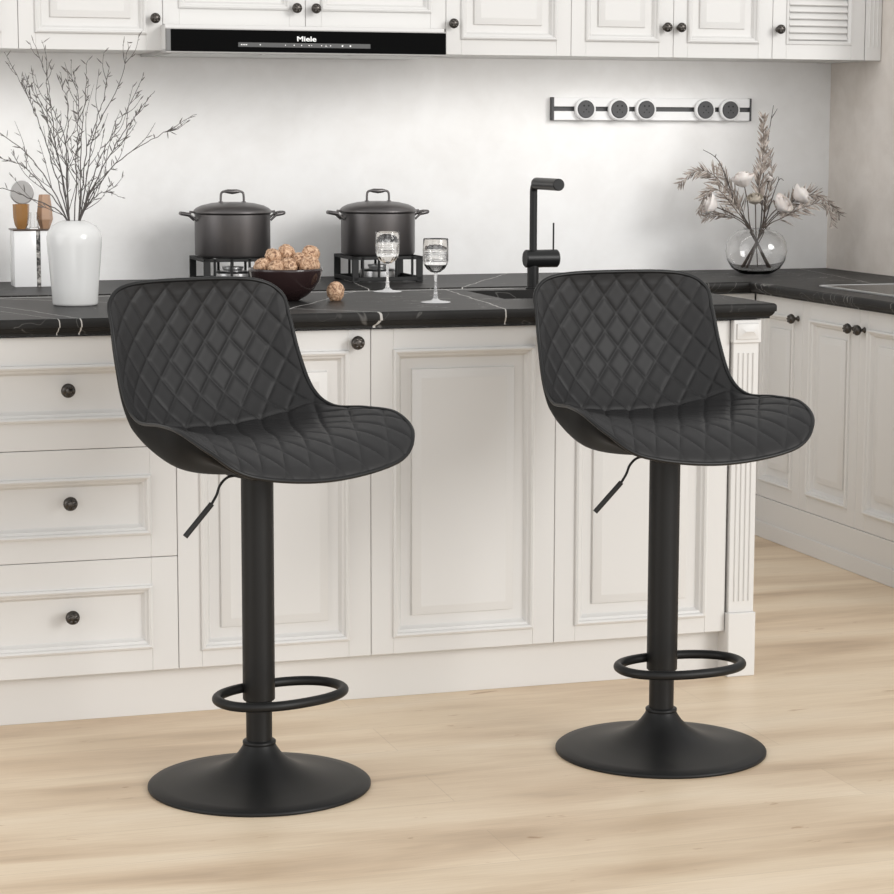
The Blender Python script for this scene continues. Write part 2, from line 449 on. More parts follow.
tag(b.build('plinth', M['paint']), 'stepped cream plinth board under the right-hand cabinets', 'plinth')
b = MB(); b.box(-.5, BX + .03, BY + .07, WY - .01, 0, .1285)
tag(b.build('plinth', M['paint']), 'cream plinth board under the back cabinets behind the island', 'plinth')
# cooktop on the right run
t = thing('cooktop', 'black glass cooktop with silver frame on the right-hand worktop', 'cooktop', (3.216, .94, ZB + .0002))
b = MB()
for (x0, x1, y0, y1) in ((0, .006, 0, .552), (.334, .34, 0, .552), (0, .34, 0, .006), (0, .34, .546, .552)): b.box(x0, x1, y0, y1, 0, .006, .001, 1)
b.build('frame', M['silver'], t)
b = MB(); b.box(.006, .334, .006, .546, 0, .005); b.build('glass_top', M['dark_glass'], t, smooth=0)

# ------------------------------------------------------------------ wall cabinets
UY = 2.04; UB = 1.507; UT = 2.30
UP = []
def upper(x0, x1, label, doors, zb=UB, louver=False):
    w = x1 - x0
    t = thing('wall_cabinet', label, 'cabinet', (x0, UY, 0), 0, 'cabinets hung on the back wall')
    b = MB(); b.box(.0005, w - .0005, .0205, WY - UY - .001, zb + .002, UT); b.build('body', M['paint'], t, smooth=0)
    UP.append(t)
    for (a, c, kx) in doors:
        front(t, 'door', a, zb, c - a, UT - zb, .050, .05, .050, louver=louver, knob=(kx, 1.602 - UB if zb < 1.53 else .054))
    return t
upper(.45, .890, 'cream wall cabinet at far left, only its door edge in the picture', [(0, .44, .03)])
upper(.890, 1.316, 'cream wall cabinet directly left of the range hood above the twigs', [(0, .426, .40)])
upper(1.316, 2.199, 'short cream double-door wall cabinet above the range hood', [(0, .4365, .405), (.4365, .883, .028)], zb=1.585)
upper(2.199, 2.612, 'cream wall cabinet directly right of the range hood above the tap', [(0, .413, .018)])
upper(2.612, 2.960, 'cream wall cabinet above the left half of the socket rail', [(0, .348, .318)])
upper(2.960, 3.307, 'cream wall cabinet above the right half of the socket rail', [(0, .347, .018)])
upper(3.307, 3.640, 'cream wall cabinet with louvered door and fluted strip by the right corner', [(0, .333, .018)], louver=True)
b = MB(); b.box(0, .057, 0, WY - UY - .001, UB, UT, .001, 1)
for i in range(3): b.tube([(.014 + i * .0145, .0005, 1.55), (.014 + i * .0145, .0005, 2.28)], .003, 8)
b.build('filler_strip', M['paint'], UP[-1], loc=(3.641 - 3.307, -.004, 0))

# range hood
t = thing('range_hood', 'slim black glass range hood with white lettering under the wall cabinets', 'range hood', (1.310, 1.96, 1.502))
HW = .862
b = MB(); b.box(0, HW, .012, .42, .008, .081, .001, 1); b.build('housing', M['paint'], t)
b = MB(); b.box(.014, HW, -.006, .012, .003, .066, .001, 1); b.build('glass_front', M['dark_glass'], t)
b = MB(); b.box(0, .0135, -.004, .0125, .003, .068, .001, 1); b.build('end_cap', mat('grey_cap', (.16, .16, .16), .4), t)
b = MB(); b.box(.0, HW, -.002, .014, -.0015, .0028, .0005, 1); b.box(.0, HW, .014, .42, -.0015, .0075)
b.box(.0, HW, -.004, .012, .0665, .070, .0008, 1)
b.build('trim', mat('satin_white_metal', (.42, .41, .40), .45, .1), t)
b = MB()
for x0 in (.02, .295, .57):
    b.box(x0, x0 + .27, .03, .30, -.004, -.0016)
b.build('filter', mat('filter_metal', (.55, .55, .54), .4, .6), t, smooth=0)
b = MB(); b.box(.215, .622, -.0064, -.0058, .0175, .0305); cs = b.build('control_strip', M['panel_grey'], t, smooth=0)
for px, r_ in ((262, .0018), (287, .0015), (295.6, .0017), (303, .0017), (310.5, .0018), (313, .0013), (323, .0017), (332, .0018), (344, .0027), (352, .0027)):
    xx = (px - 243) * (.40 / 129.6) + .223
    MB().cyl(r_, -.0009, 0, (xx, -.0062, .024), 10, 'y').build('control_mark', M['print'], cs, smooth=0)
xx = (327.5 - 243) * (.40 / 129.6) + .223
b = MB(); b.tube([(xx - .0028, -.0068, .0205), (xx, -.0068, .027), (xx + .0028, -.0068, .0205), (xx + .0016, -.0068, .0225), (xx - .0016, -.0068, .0225)], .0006, 4)
b.build('control_mark', M['print'], cs, smooth=0)
for q in range(4):
    MB().box(.223 + q * .0052, .2262 + q * .0052, -.0068, -.0062, .0225, .0255).build('control_mark', M['print'], cs, smooth=0)
def text(body_, size, loc, rot, m_, parent, name='lettering', ext=.0004, width=None, bold=0.):
    cu = bpy.data.curves.new('t', 'FONT'); cu.body = body_; cu.size = size; cu.extrude = ext; cu.offset = bold
    cu.align_x = 'CENTER'; cu.align_y = 'CENTER'
    to = bpy.data.objects.new('t', cu); COL.objects.link(to)
    bpy.context.view_layer.update()
    me = bpy.data.meshes.new_from_object(to.evaluated_get(bpy.context.evaluated_depsgraph_get()))
    bpy.data.objects.remove(to)
    if width:
        xs = [v.co.x for v in me.vertices]; k = width / (max(xs) - min(xs))
        for v in me.vertices: v.co.x *= k
    me.materials.clear(); me.materials.append(m_)
    o = bpy.data.objects.new(name, me); COL.objects.link(o); o.parent = parent
    o.location = loc; o.rotation_euler = rot; return o
text('Miele', .0205, (1.7335 - 1.310, -.0066, 1.5445 - 1.502), (R(90), 0, 0), M['print'], t, width=.059, bold=.0004)

# ------------------------------------------------------------------ socket rail
t = thing('socket_rail', 'long white power rail with dark centre slot on the back wall', 'socket rail', (2.672, WY, 1.311))
RW, RH = .722, .074
b = MB(); b.box(.008, RW - .006, -.018, -.0005, 0, RH * .40, .001, 1); b.box(.008, RW - .006, -.018, -.0005, RH * .60, RH, .001, 1)
b.build('rail_body', M['socket_white'], t)
b = MB(); b.box(.008, RW - .006, -.010, -.0005, RH * .40, RH * .60); b.build('slot', M['socket_dark'], t, smooth=0)
b = MB(); b.box(0, .008, -.021, -.0005, -.001, RH + .001, .001, 1); b.build('end_cap', M['socket_dark'], t)
b = MB(); b.box(RW - .006, RW, -.021, -.0005, -.001, RH + .001, .001, 1); b.build('end_cap', M['socket_dark'], t)
places = ['first round socket from the left on the power rail', 'second round socket from the left on the power rail', 'middle round socket of five on the power rail', 'fourth round socket on the power rail after the long gap', 'last round socket at the right end of the power rail']
sock = None
for xs, lab in zip((2.787, 2.906, 3.003, 3.218, 3.309), places):
    if sock is None:
        sock = thing('power_socket', 'dark and white ' + lab, 'power socket', (xs, WY - .0182, 1.347), 0, 'round sockets on the power rail')
        MB().lathe([(0, 0), (.0355, 0), (.0368, -.002), (.0368, -.012), (.0335, -.016), (.0300, -.0165), (.0295, -.014), (0, -.014)], n=40, axis='y').build('rim', M['socket_white'], sock)
        MB().lathe([(0, -.0142), (.0285, -.0142), (.029, -.018), (.0275, -.0195), (.020, -.0195), (0, -.0195)], n=40, axis='y').build('face', M['socket_dark'], sock)
        b = MB()
        for dx, dz, rr in ((-.008, .0115, .0032), (.008, .0115, .0032), (0, -.001, .0024), (-.009, -.009, .0022), (.009, -.009, .0022)): b.cyl(rr, -.0203, -.0196, (dx, 0, dz), 12, 'y')
        b.build('holes', M['hole'], sock)
    else: dup(sock, (xs, WY - .0182, 1.347), None, 'dark and white ' + lab)

# ------------------------------------------------------------------ tap
t = thing('kitchen_tap', 'matt black angular kitchen tap behind the island sink', 'tap', (1.974, .617, ZI))
b = MB(); b.cyl(.0185, 0, .004, n=32); b.cyl(.0145, .004, .075, n=32); b.build('base', M['tap'], t)
b = MB(); b.cyl(.0225, -.022, .066, (0, 0, .076), 36, 'x', .003); b.build('valve_body', M['tap'], t)
b = MB(); pts = [(0, 0, .08), (0, 0, .242)]
for i in range(1, 9):
    a = i / 8 * math.pi / 2; pts.append((0, -.022 * (1 - math.cos(a)), .242 + .022 * math.sin(a)))
pts += [(0, -.05, .264)]
b.tube(pts, .0095, 16)
b.build('neck', M['tap'], t, smooth=50)
b = MB(); b.cyl(.0148, -.180, -.02, (0, 0, .264), 32, 'y', .002); b.build('spout', M['tap'], t)
b = MB(); b.cyl(.0022, .09, .165, (.054, 0, 0), 12); b.build('lever', M['tap'], t)

# ------------------------------------------------------------------ bar stools
OUT = [(-.2343, 0, .9787), (-.2301, .1411, .9734), (-.2121, .1960, .9461), (-.1916, .2038, .8963), (-.1653, .2078, .8261), (-.1240, .2134, .7570), (-.0623, .2214, .7275), (.0324, .2334, .7316), (.1222, .2437, .7285), (.1995, .2255, .6974), (.2368, .1613, .6535), (.2438, 0, .6336)]
def half(k):
    i = int(min(max(k, 0), 10.9999)); t_ = k - i
    def P(j):
        if j < 0: a = OUT[-j]; return Vector((a[0], -a[1], a[2]))
        if j > 11: a = OUT[22 - j]; return Vector((a[0], -a[1], a[2]))
        return Vector(OUT[j])
    a, b_, c, d_ = P(i - 1), P(i), P(i + 1), P(i + 2)
    return .5 * ((2 * b_) + (-a + c) * t_ + (2 * a - 5 * b_ + 4 * c - d_) * t_ * t_ + (-a + 3 * b_ - 3 * c + d_) * t_ ** 3)
def arcfn(pts):
    L = [0]
    for p, q in zip(pts, pts[1:]): L.append(L[-1] + (q - p).length)
    T = L[-1]
    def f(t_):
        s_ = max(0, min(1, t_)) * T; lo, hi = 0, len(L) - 1
        while hi - lo > 1:
            md = (lo + hi) // 2
            if L[md] <= s_: lo = md
            else: hi = md
        w_ = (s_ - L[lo]) / max(1e-9, L[hi] - L[lo]); return pts[lo].lerp(pts[hi], w_)
    return f
KA, KB = 1.75, 9.65
topf = arcfn([half(KA * i / 40) for i in range(41)])
sidef = arcfn([half(KA + (KB - KA) * i / 160) for i in range(161)])
botf = arcfn([half(11 - (11 - KB) * i / 40) for i in range(41)])
CEN = [(-.2343, .9787), (-.2440, .955), (-.2430, .90), (-.234, .83), (-.217, .765), (-.196, .720), (-.176, .695), (-.155, .6875), (-.09, .684), (-.01, .688), (.08, .694), (.15, .687), (.205, .665), (.235, .645), (.2438, .6336)]
cenf = arcfn(cr([(a, 0, c) for a, c in CEN], 12, False))
def mir(v): return Vector((v.x, -v.y, v.z))
def base_pt(u, t_):
    ub = (u + 1) / 2; au = abs(u)
    Rr = sidef(t_); L_ = mir(Rr)
    T_ = topf(au); B_ = botf(au)
    if u < 0: T_ = mir(T_); B_ = mir(B_)
    c0, c1 = topf(1), botf(1)
    bil = (1 - t_) * ((1 - ub) * mir(c0) + ub * c0) + t_ * ((1 - ub) * mir(c1) + ub * c1)
    S = (1 - ub) * L_ + ub * Rr + (1 - t_) * T_ + t_ * B_ - bil
    Cc = .5 * (L_ + Rr) + (1 - t_) * topf(0) + t_ * botf(0) - .5 * ((1 - t_) * (c0 + mir(c0)) + t_ * (c1 + mir(c1)))
    return S + (cenf(t_) - Cc) * (1 - au ** 3.0)
NU, NT = 240, 380
P = [[base_pt(-1 + 2 * i / NU, j / NT) for i in range(NU + 1)] for j in range(NT + 1)]
def normals(P):
    N = []
    for j in range(len(P)):
        row = []
        for i in range(len(P[0])):
            du = P[j][min(i + 1, NU)] - P[j][max(i - 1, 0)]
            dt = P[min(j + 1, NT)][i] - P[max(j - 1, 0)][i]
            n = du.cross(dt)
            if n.length < 1e-12: n = Vector((0, 0, 1))
            n.normalize()
            if n.dot(Vector((.7, 0, .7))) < 0: n = -n
            row.append(n)
        N.append(row)
    return N
N = normals(P)
JC = min(range(NT + 1), key=lambda j: (cenf(j / NT) - Vector((-.165, 0, .70))).length)
S_ = [[0.] * (NU + 1) for _ in range(NT + 1)]
A_ = [[0.] * (NU + 1) for _ in range(NT + 1)]
mid = NU // 2
for i in range(NU + 1):
    for j in range(JC + 1, NT + 1): S_[j][i] = S_[j - 1][i] + (P[j][i] - P[j - 1][i]).length
    for j in range(JC - 1, -1, -1): S_[j][i] = S_[j + 1][i] - (P[j][i] - P[j + 1][i]).length
for j in range(NT + 1):
    for i in range(mid + 1, NU + 1): A_[j][i] = A_[j][i - 1] + (P[j][i] - P[j][i - 1]).length
    for i in range(mid - 1, -1, -1): A_[j][i] = A_[j][i + 1] - (P[j][i] - P[j][i + 1]).length
def quilt(a, s_):
    pa, ps = .0565, (.073 if s_ < 0 else .115)
    h = 1.
    for q in (a / pa + s_ / ps, a / pa - s_ / ps):
        d_ = abs((q + .5) % 1 - .5) * 2     # 0 on the seam, 1 midway
        h *= (1 - (1 - d_) ** 5.5)
    return h
b = MB(); pts = []
for j in range(NT + 1):
    row = []
    for i in range(NU + 1):
        u = abs(-1 + 2 * i / NU); t_ = j / NT
        e = min(1, (1 - u) * 12) * min(1, t_ * 25) * min(1, (1 - t_) * 25)
        sj = S_[j][i]
        cre = math.exp(-(sj / .006) ** 2) * .005 * min(1, (1 - u) * 4)
        h = (.0040 * quilt(A_[j][i], sj) + .003) * (e ** .5) - cre
        row.append(P[j][i] + N[j][i] * h)
    pts.append(row)
b.grid(pts); cushion_mb = b
b = MB(); pts = []
for j in range(0, NT + 1, 2):
    t_ = j / NT; row = []
    th = .018 + .050 * math.exp(-((t_ - .66) / .20) ** 2)
    for i in range(0, NU + 1, 2):
        u = abs(-1 + 2 * i / NU)
        e = max(0, (1 - u ** 8)) ** .5 * max(0, 1 - abs(2 * t_ - 1) ** 10) ** .5
        dr = -N[j][i]; dr = Vector((dr.x, dr.y * .35, dr.z - (.9 if t_ > .5 else .9 * max(0, (t_ - .3) / .2)))).normalized()
        row.append(P[j][i] + dr * (th * e + .0005))
    pts.append(row)
b.grid(pts); shell_mb = b
loop = [half(11 * i / 110) for i in range(111)]
loop = loop + [mir(p_) for p_ in loop[::-1][1:-1]]
def build_stool(loc, rz, label):
    t = thing('bar_stool', label, 'bar stool', loc, rz, 'black quilted bar stools')
    MB().lathe([(0, 0), (.2165, 0), (.218, .0015), (.218, .0055), (.214, .0085), (.19, .0115), (.15, .0165), (.11, .0255), (.08, .037), (.058, .051), (.043, .065), (.034, .078), (.031, .085), (0, .085)], n=96).build('base', M['black_metal'], t, smooth=60)
    MB().lathe([(.0, .084), (.0315, .084), (.0325, .086), (.0325, .090), (.030, .092), (0, .092)], n=40).build('collar', M['black_metal'], t, smooth=60)
    MB().cyl(.0255, .09, .20, n=40).build('lower_tube', M['black_metal'], t)
    MB().lathe([(0, .172), (.0300, .172), (.0315, .174), (.0315, .630), (0, .630)], n=40).build('upper_tube', M['black_metal'], t)
    b = MB(); pp = []
    for i in range(72):
        a = 2 * math.pi * i / 72; ca, sa = math.cos(a), math.sin(a); ex = 2 / 2.25
        pp.append((.066 + .086 * math.copysign(abs(ca) ** ex, ca), (.008 + .131 * math.copysign(abs(sa) ** ex, sa)), .195))
    b.tube(pp, .0095, 14, closed=True).build('foot_ring', M['black_metal'], t, smooth=180)
    b = MB(); b.box(-.045, .055, -.045, .045, .612, .630, .004, 2); b.build('mounting_plate', M['black_metal'], t)
    cushion_mb.build('cushion', M['leather'], t, smooth=180, fixn=False)
    shell_mb.build('shell', M['shell'], t, smooth=180, fixn=False)
    MB().tube(loop, .0042, 8, closed=True).build('piping', M['piping'], t, smooth=180)
    b = MB(); b.tube(cr([(-.01, -.03, .615), (-.024, -.05, .612), (-.031, -.064, .597), (-.032, -.072, .578), (-.033, -.085, .558)], 8, False), .0026, 8)
    lv = b.build('lever', M['black_metal'], t, smooth=60)
    b = MB(); b.tube([(-.033, -.082, .562), (-.036, -.094, .548), (-.047, -.134, .501)], .0055, 12); b.build('grip', M['grip'], lv, smooth=50)
    return t
stool = build_stool((.9925, -.540, 0), R(-70.46), 'black diamond-quilted bar stool on round base, in front of the drawers, at left')
dup(stool, (1.845, -.536, 0), R(-86.46), 'black diamond-quilted bar stool on round base, at the pilaster end of the island')

# ------------------------------------------------------------------ pots on stands
def make_pot(loc, label):
    t = thing('cooking_pot', label, 'cooking pot', loc, 0, 'cooking pots on the black stands')
    r = .1165
    MB().lathe([(0, 0), (r - .010, 0), (r - .003, .003), (r, .010), (r, .131), (r + .002, .133), (r - .004, .133), (r - .004, .010), (0, .006)], n=72).build('pot_body', M['pot'], t, smooth=40)
    MB().lathe([(0, .134), (r + .003, .134), (r + .0045, .137), (r + .003, .143), (r - .004, .150), (r - .02, .158), (r - .05, .165), (r - .08, .168), (0, .169)], n=72).build('lid', M['pot'], t, smooth=40)
    b = MB(); b.tube(cr([(-.036, 0, .165), (-.036, 0, .185), (-.033, 0, .197), (-.02, 0, .201), (.02, 0, .201), (.033, 0, .197), (.036, 0, .185), (.036, 0, .165)], 6, False), .0036, 10)
    b.tube([(-.024, 0, .201), (-.014, 0, .2008), (0, 0, .1995), (.014, 0, .2008), (.024, 0, .201)], lambda q: .004 + .0035 * math.sin(q * math.pi), 12)
    for s_ in (-1, 1): b.cyl(.007, .164, .170, (s_ * .036, 0, 0), 14)
    b.build('lid_handle', M['pot'], t, smooth=60)
    for s_ in (-1, 1):
        b = MB()
        for dy in (-.022, .022):
            b.tube([(s_ * (r - .001), dy, .112), (s_ * (r + .012), dy, .124), (s_ * (r + .022), dy, .131)], .0034, 8)
        b.tube(cr([(s_ * (r + .018), -.022, .130), (s_ * (r + .040), -.018, .134), (s_ * (r + .043), 0, .1345), (s_ * (r + .040), .018, .134), (s_ * (r + .018), .022, .130)], 6, False), .0062, 10)
        b.tube([(s_ * (r - .003), 0, .137), (s_ * (r + .018), 0, .139)], .0035, 6)
        b.build('side_handle', M['pot'], t, smooth=60)
    return t
def make_stand(loc, label):
    t = thing('burner_stand', label, 'burner stand', loc, 0, 'black burner stands on the back worktop')
    W, D, Hh = .114, .112, .080
    b = MB()
    for y in (-D, D - .008): b.box(-W, W, y, y + .008, Hh - .010, Hh, .001, 1); b.box(-W + .004, W - .004, y, y + .008, .004, .016, .001, 1)
    for x in (-W, W - .008): b.box(x, x + .008, -D, D, Hh - .010, Hh, .001, 1); b.box(x, x + .008, -D + .004, D - .004, .004, .016, .001, 1)
    b.build('frame', M['iron'], t)
    for sx in (-1, 1):
        for sy in (-1, 1):
            b = MB(); x0 = sx * W; y0 = sy * D
            b.box(min(x0, x0 - sx * .020), max(x0, x0 - sx * .020), min(y0, y0 - sy * .010), max(y0, y0 - sy * .010), 0, Hh, .001, 1); b.build('leg', M['iron'], t)
    b = MB()
    for x in (-.080, -.028, .028, .080): b.box(x - .004, x + .004, -D, D, Hh - .0105, Hh - .001); b.tube([(x, -D + .004, .016), (x, -D + .004, Hh - .01)], .0042, 8); b.tube([(x * .8, D - .004, .016), (x * .8, D - .004, Hh - .01)], .0042, 8)
    b.build('grate', M['iron'], t)
    b = MB(); b.lathe([(0, .004), (.055, .004), (.058, .008), (.058, .030), (.052, .036), (.03, .038), (0, .038)], n=40); b.lathe([(.028, .038), (.033, .046), (.033, .050), (0, .052)], n=30)
    b.build('burner', M['silver'], t)
    return t
sx_l, sx_r, sy = 1.549, 2.016, 2.165
st = make_stand((sx_l, sy, ZB), 'black metal burner stand beneath the left cooking pot')
dup(st, (sx_r, sy, ZB), None, 'black metal burner stand beneath the right cooking pot, behind the goblet')
pt = make_pot((sx_l, sy, ZB + .080), 'dark grey lidded cooking pot on the left burner stand')
dup(pt, (sx_r, sy, ZB + .080), None, 'dark grey lidded cooking pot on the right stand, behind the goblet')

# ------------------------------------------------------------------ bowl of walnuts
BXc, BYc = 1.283, .40
b = MB(); b.lathe([(0, .0), (.030, 0), (.033, .002), (.048, .010), (.066, .026), (.079, .046), (.0855, .068), (.0870, .074), (.0855, .0755), (.083, .074), (.0815, .066), (.075, .047), (.062, .029), (.045, .014), (0, .009)], n=72)
tag(b.build('bowl', M['bowl'], loc=(BXc, BYc, ZI), smooth=60), 'glossy dark maroon bowl filled with walnuts on the island', 'bowl')
def walnut_mesh(seed, pointy=0.):
    b = MB(); b.sphere((0, 0, 0), 1, 28, 20); rs = random.Random(seed)
    off = Vector((rs.random() * 50, rs.random() * 50, rs.random() * 50))
    for v in b.b.verts:
        d = v.co.normalized(); n = noise.fractal(d * 2.6 + off, 1., 2., 3)
        ridge = math.exp(-(d.y / .09) ** 2) * .06
        k = 1 + n * .11 + ridge
        if pointy: k += pointy * max(0, -d.z) ** 3
        v.co = Vector((d.x * .0205 * k, d.y * .0185 * k, d.z * .0205 * k * 1.04))
    o = b.build('walnut', M['walnut'], smooth=180); return o
protos = [walnut_mesh(s_) for s_ in range(3)]
spots = [  # dx, dy, z, label
    (-.059, -.012, .078, 'pale walnut at the far left of the bowl'),
    (-.030, -.002, .098, 'pale walnut high on the left side of the heap'),
    (.006, .016, .106, 'pale walnut on the top of the heap'),
    (.032, -.012, .089, 'pale walnut just right of the middle of the heap'),
    (.062, .006, .104, 'pale walnut topmost on the right side of the heap'),
    (.058, -.014, .082, 'pale walnut at the right rim beneath the topmost right walnut'),
    (-.004, -.040, .078, 'pale walnut low at the front middle of the bowl'),
    (.040, -.042, .079, 'pale walnut low at the front right rim of the bowl'),
    (-.034, -.042, .075, 'pale walnut low at the front left of the heap'),
    (-.02, .05, .080, 'pale walnut at the back of the bowl'), (.03, .05, .080, 'pale walnut at the back right of the bowl'),
    (0, .0, .056, 'walnut buried in the middle of the bowl'), (.038, .012, .054, 'walnut buried in the right half of the bowl'), (-.038, .012, .054, 'walnut buried in the left half of the bowl'),
    (0, -.01, .030, 'walnut on the bottom of the bowl')]
for k, (dx, dy, z, lab) in enumerate(spots):
    o = protos[k] if k < 3 else protos[k % 3].copy()
    if k >= 3: COL.objects.link(o)
    o.location = (BXc + dx, BYc + dy, ZI + z + .002); o.rotation_euler = (random.uniform(0, 6), random.uniform(0, 6), random.uniform(0, 6))
    tag(o, lab, 'walnut', 'walnuts in the dark bowl')
o = walnut_mesh(11, .22); o.location = (1.392, .36, ZI + .0222)
tag(o, 'single walnut lying on the island worktop beside the bowl', 'walnut')

# ------------------------------------------------------------------ goblets
def make_goblet(loc, label):
    t = thing('goblet', label, 'goblet', loc, 0, 'cut glass goblets')
    def fl(a, z): return 1 + .02 * (math.cos(a * 14) if z < .118 else 0)
    b = MB(); n = 56
    outp = [(.0045, .069), (.012, .071), (.021, .078), (.0265, .087), (.0285, .095)]
    z = .096
    while z < .120: outp += [(.0295, z), (.0287, z + .0018), (.0287, z + .0024), (.0297, z + .0042)]; z += .0048
    outp += [(.0295, .124), (.0290, .146), (.0283, .1475), (.0276, .146), (.0277, .124), (.0268, .100), (.0245, .088), (.019, .081), (.010, .0755), (0, .0745)]
    outp = [(0, .069)] + outp
    b.lathe(outp, n=n, fn=lambda a, z: 1 + (.018 * math.cos(a * 14) if .078 < z < .121 else 0)).build('glass_bowl', M['clear'], t, smooth=25)
    MB().lathe([(0, 0), (.034, 0), (.035, .001), (.034, .0022), (.012, .005), (.0065, .009), (0, .009)], n=36).build('foot', M['frosted'], t, smooth=60)
    MB().lathe([(0, .0088), (.0062, .0088), (.0045, .018), (.004, .022), (.0048, .024), (.0034, .027), (.0030, .055), (.0042, .062), (.0036, .066), (.0045, .0688), (0, .0688)], n=24).build('stem', M['frosted_stem'], t, smooth=60)
    return t
g = make_goblet((1.592, .612, ZI), 'cut glass goblet in front of the right cooking pot')
dup(g, (1.597, .235, ZI), R(12), 'cut glass goblet nearest the worktop front edge')

# ------------------------------------------------------------------ tall white vase with twigs
VX, VY = .790, .385
b = MB(); b.lathe([(0, 0), (.046, 0), (.0495, .002), (.0510, .006), (.0530, .04), (.0575, .09), (.0612, .135), (.0618, .152), (.0590, .166), (.050, .178), (.037, .186), (.027, .1895), (.0245, .1905), (.022, .189), (.022, .184), (.035, .178), (.053, .160), (.057, .14), (.048, .02), (0, .008)], n=72)
tag(b.build('vase', M['ceramic'], loc=(VX, VY, ZI), smooth=60), 'tall glossy white vase holding bare twigs on the island', 'vase')
def leaf(b, p, d, L, W, up=None, bend=.25):
    d = d.normalized(); s_ = d.cross(Vector((0, 1, .2)) if up is None else up)
    if s_.length < 1e-4: s_ = d.orthogonal()
    s_.normalize(); n = s_.cross(d); th = W * .22
    V = []
    for t_, w_ in ((0, .15), (.35, 1), (.7, .75), (1, .05)):
        c = p + d * L * t_ + n * (L * bend * t_ * t_)
        V.append([b.b.verts.new(c + s_ * W * w_ * .5), b.b.verts.new(c + n * th * w_), b.b.verts.new(c - s_ * W * w_ * .5), b.b.verts.new(c - n * th * w_)])
    for A, B in zip(V, V[1:]):
        for k in range(4): b.quad([A[k], A[(k + 1) % 4], B[(k + 1) % 4], B[k]])
    b.quad(V[0][::-1]); b.quad(V[-1])
CAMR = Vector((.952, -.306, 0)); CAMF = Vector((.306, .952, 0))
tips = [((-40, 196), 'leftmost low'), ((-15, 160), 'far left drooping'), ((-28, 108), 'left outer'), ((2, 62), 'tall left outer'), ((18, 74), 'left inner'), ((30, 40), 'tall left'), ((47, 62), 'straight left of centre'), ((62, 78), 'thin left of centre'), ((78, 70), 'straight centre'), ((90, 62), 'centre right'), ((104, 66), 'straight right of centre'), ((126, 40), 'tallest right'), ((136, 96), 'right spreading'), ((158, 92), 'right outer'), ((196, 116), 'far right arching'), ((118, 204), 'lowest right'), ((112, 172), 'low right')]
for k, ((px, py), nm) in enumerate(tips):
    rr = random.Random(100 + k)
    a0 = Vector(((px - 72) * 1.0, 0, (226 - py) * .95)) / 440.
    # the photo's plane, plus each twig's own lean in depth
    low = py > 165
    dep = rr.uniform(-.07, .09)
    tip = CAMR * a0.x + Vector((0, 0, a0.z)) + CAMF * dep
    ph = math.atan2(tip.y, tip.x)
    mouth = Vector((math.cos(ph) * .014, math.sin(ph) * .014, 0))
    foot = Vector((-math.cos(ph) * .022, -math.sin(ph) * .022, -.165))
    c1 = mouth + (tip - mouth) * .35 + Vector((0, 0, .045 if not low else .03)) + CAMR * rr.uniform(-.012, .012)
    c2 = mouth + (tip - mouth) * .7 + Vector((0, 0, .03)) + CAMR * rr.uniform(-.015, .015)
    path = cr([foot, mouth, c1, c2, tip], 8, False)
    path = [p_ + Vector((rr.uniform(-1, 1), rr.uniform(-1, 1), rr.uniform(-1, 1))) * (.0022 if i > 10 else 0) for i, p_ in enumerate(path)]
    t = thing('twig', 'bare budded twig in the white vase, the %s one' % nm, 'twig', (VX, VY, ZI + .1895), 0, 'twigs in the white vase')
    b = MB(); lb = MB()
    L = (tip - mouth).length
    b.tube(path, lambda q: .0013 * (1 - q) + .00045, 6)
    def buds(pth, n_, a=.15):
        for _ in range(n_):
            q = rr.uniform(a, 1) * (len(pth) - 1); i = int(min(q, len(pth) - 2)); p_ = pth[i].lerp(pth[i + 1], q - i)
            d_ = (pth[i + 1] - pth[i]).normalized() + Vector((rr.uniform(-1, 1), rr.uniform(-.6, .6), rr.uniform(-.5, .8))) * 1.1
            big = rr.random() < .6
            leaf(lb, p_, d_, rr.uniform(.012, .021) if big else rr.uniform(.003, .006), rr.uniform(.0016, .003) if big else .0014, bend=rr.uniform(-.5, .5))
    buds(path[8:], int(8 + 24 * L))
    for _ in range(int(2 + L * 10)):
        i = rr.randrange(9, len(path) - 4); p_ = path[i]; fr = 1 - i / len(path)
        d_ = (path[i + 1] - path[i]).normalized(); sd = CAMR * rr.choice((-1, 1)) * rr.uniform(.3, .8) + CAMF * rr.uniform(-.4, .4)
        ln = rr.uniform(.06, .17) * (.35 + fr)
        q1 = p_ + (d_ + sd * .8).normalized() * ln * .5; q2 = p_ + (d_ + sd * .55 + Vector((0, 0, .25))).normalized() * ln
        sub = cr([p_, q1, q2], 5, False); b.tube(sub, lambda q: .0006 * (1 - q) + .00035, 5)
        buds(sub, int(3 + ln * 30))
    b.build('stem', M['twig'], t, smooth=180); lb.build('leaves', M['bud'], t, smooth=0)

# ------------------------------------------------------------------ white box with glassware, back worktop left
CX, CY = .875, 2.125
CW = .135
t = thing('display_box', 'white lacquered box with a dark marble stripe behind the tall vase', 'box', (CX, CY, ZB))
b = MB(); b.box(0, .066, 0, .10, 0, .168, .002, 2); b.box(.078, CW, 0, .10, 0, .168, .002, 2); b.build('box_body', M['lacquer'], t)
b = MB(); b.box(.066, .078, .003, .097, 0, .168); b.build('stripe', M['stripe_marble'], t, smooth=0)
b = MB(); b.box(-.003, CW + .003, -.003, .103, .168, .172, .001, 1); b.build('top_plate', mat('dark_walnut', (.07, .045, .035), .4), t)
TZ = ZB + .1722
def ngon(n, r, a0=0, cx=0, cy=0): return [(cx + r * math.cos(a0 + 2 * math.pi * i / n), cy + r * math.sin(a0 + 2 * math.pi * i / n)) for i in range(n)]
b = MB(); prof = [(0, 0), (.013, 0), (.020, .012), (.0240, .035), (.0250, .074), (.0235, .074), (.0225, .036), (.0185, .014), (0, .005)]
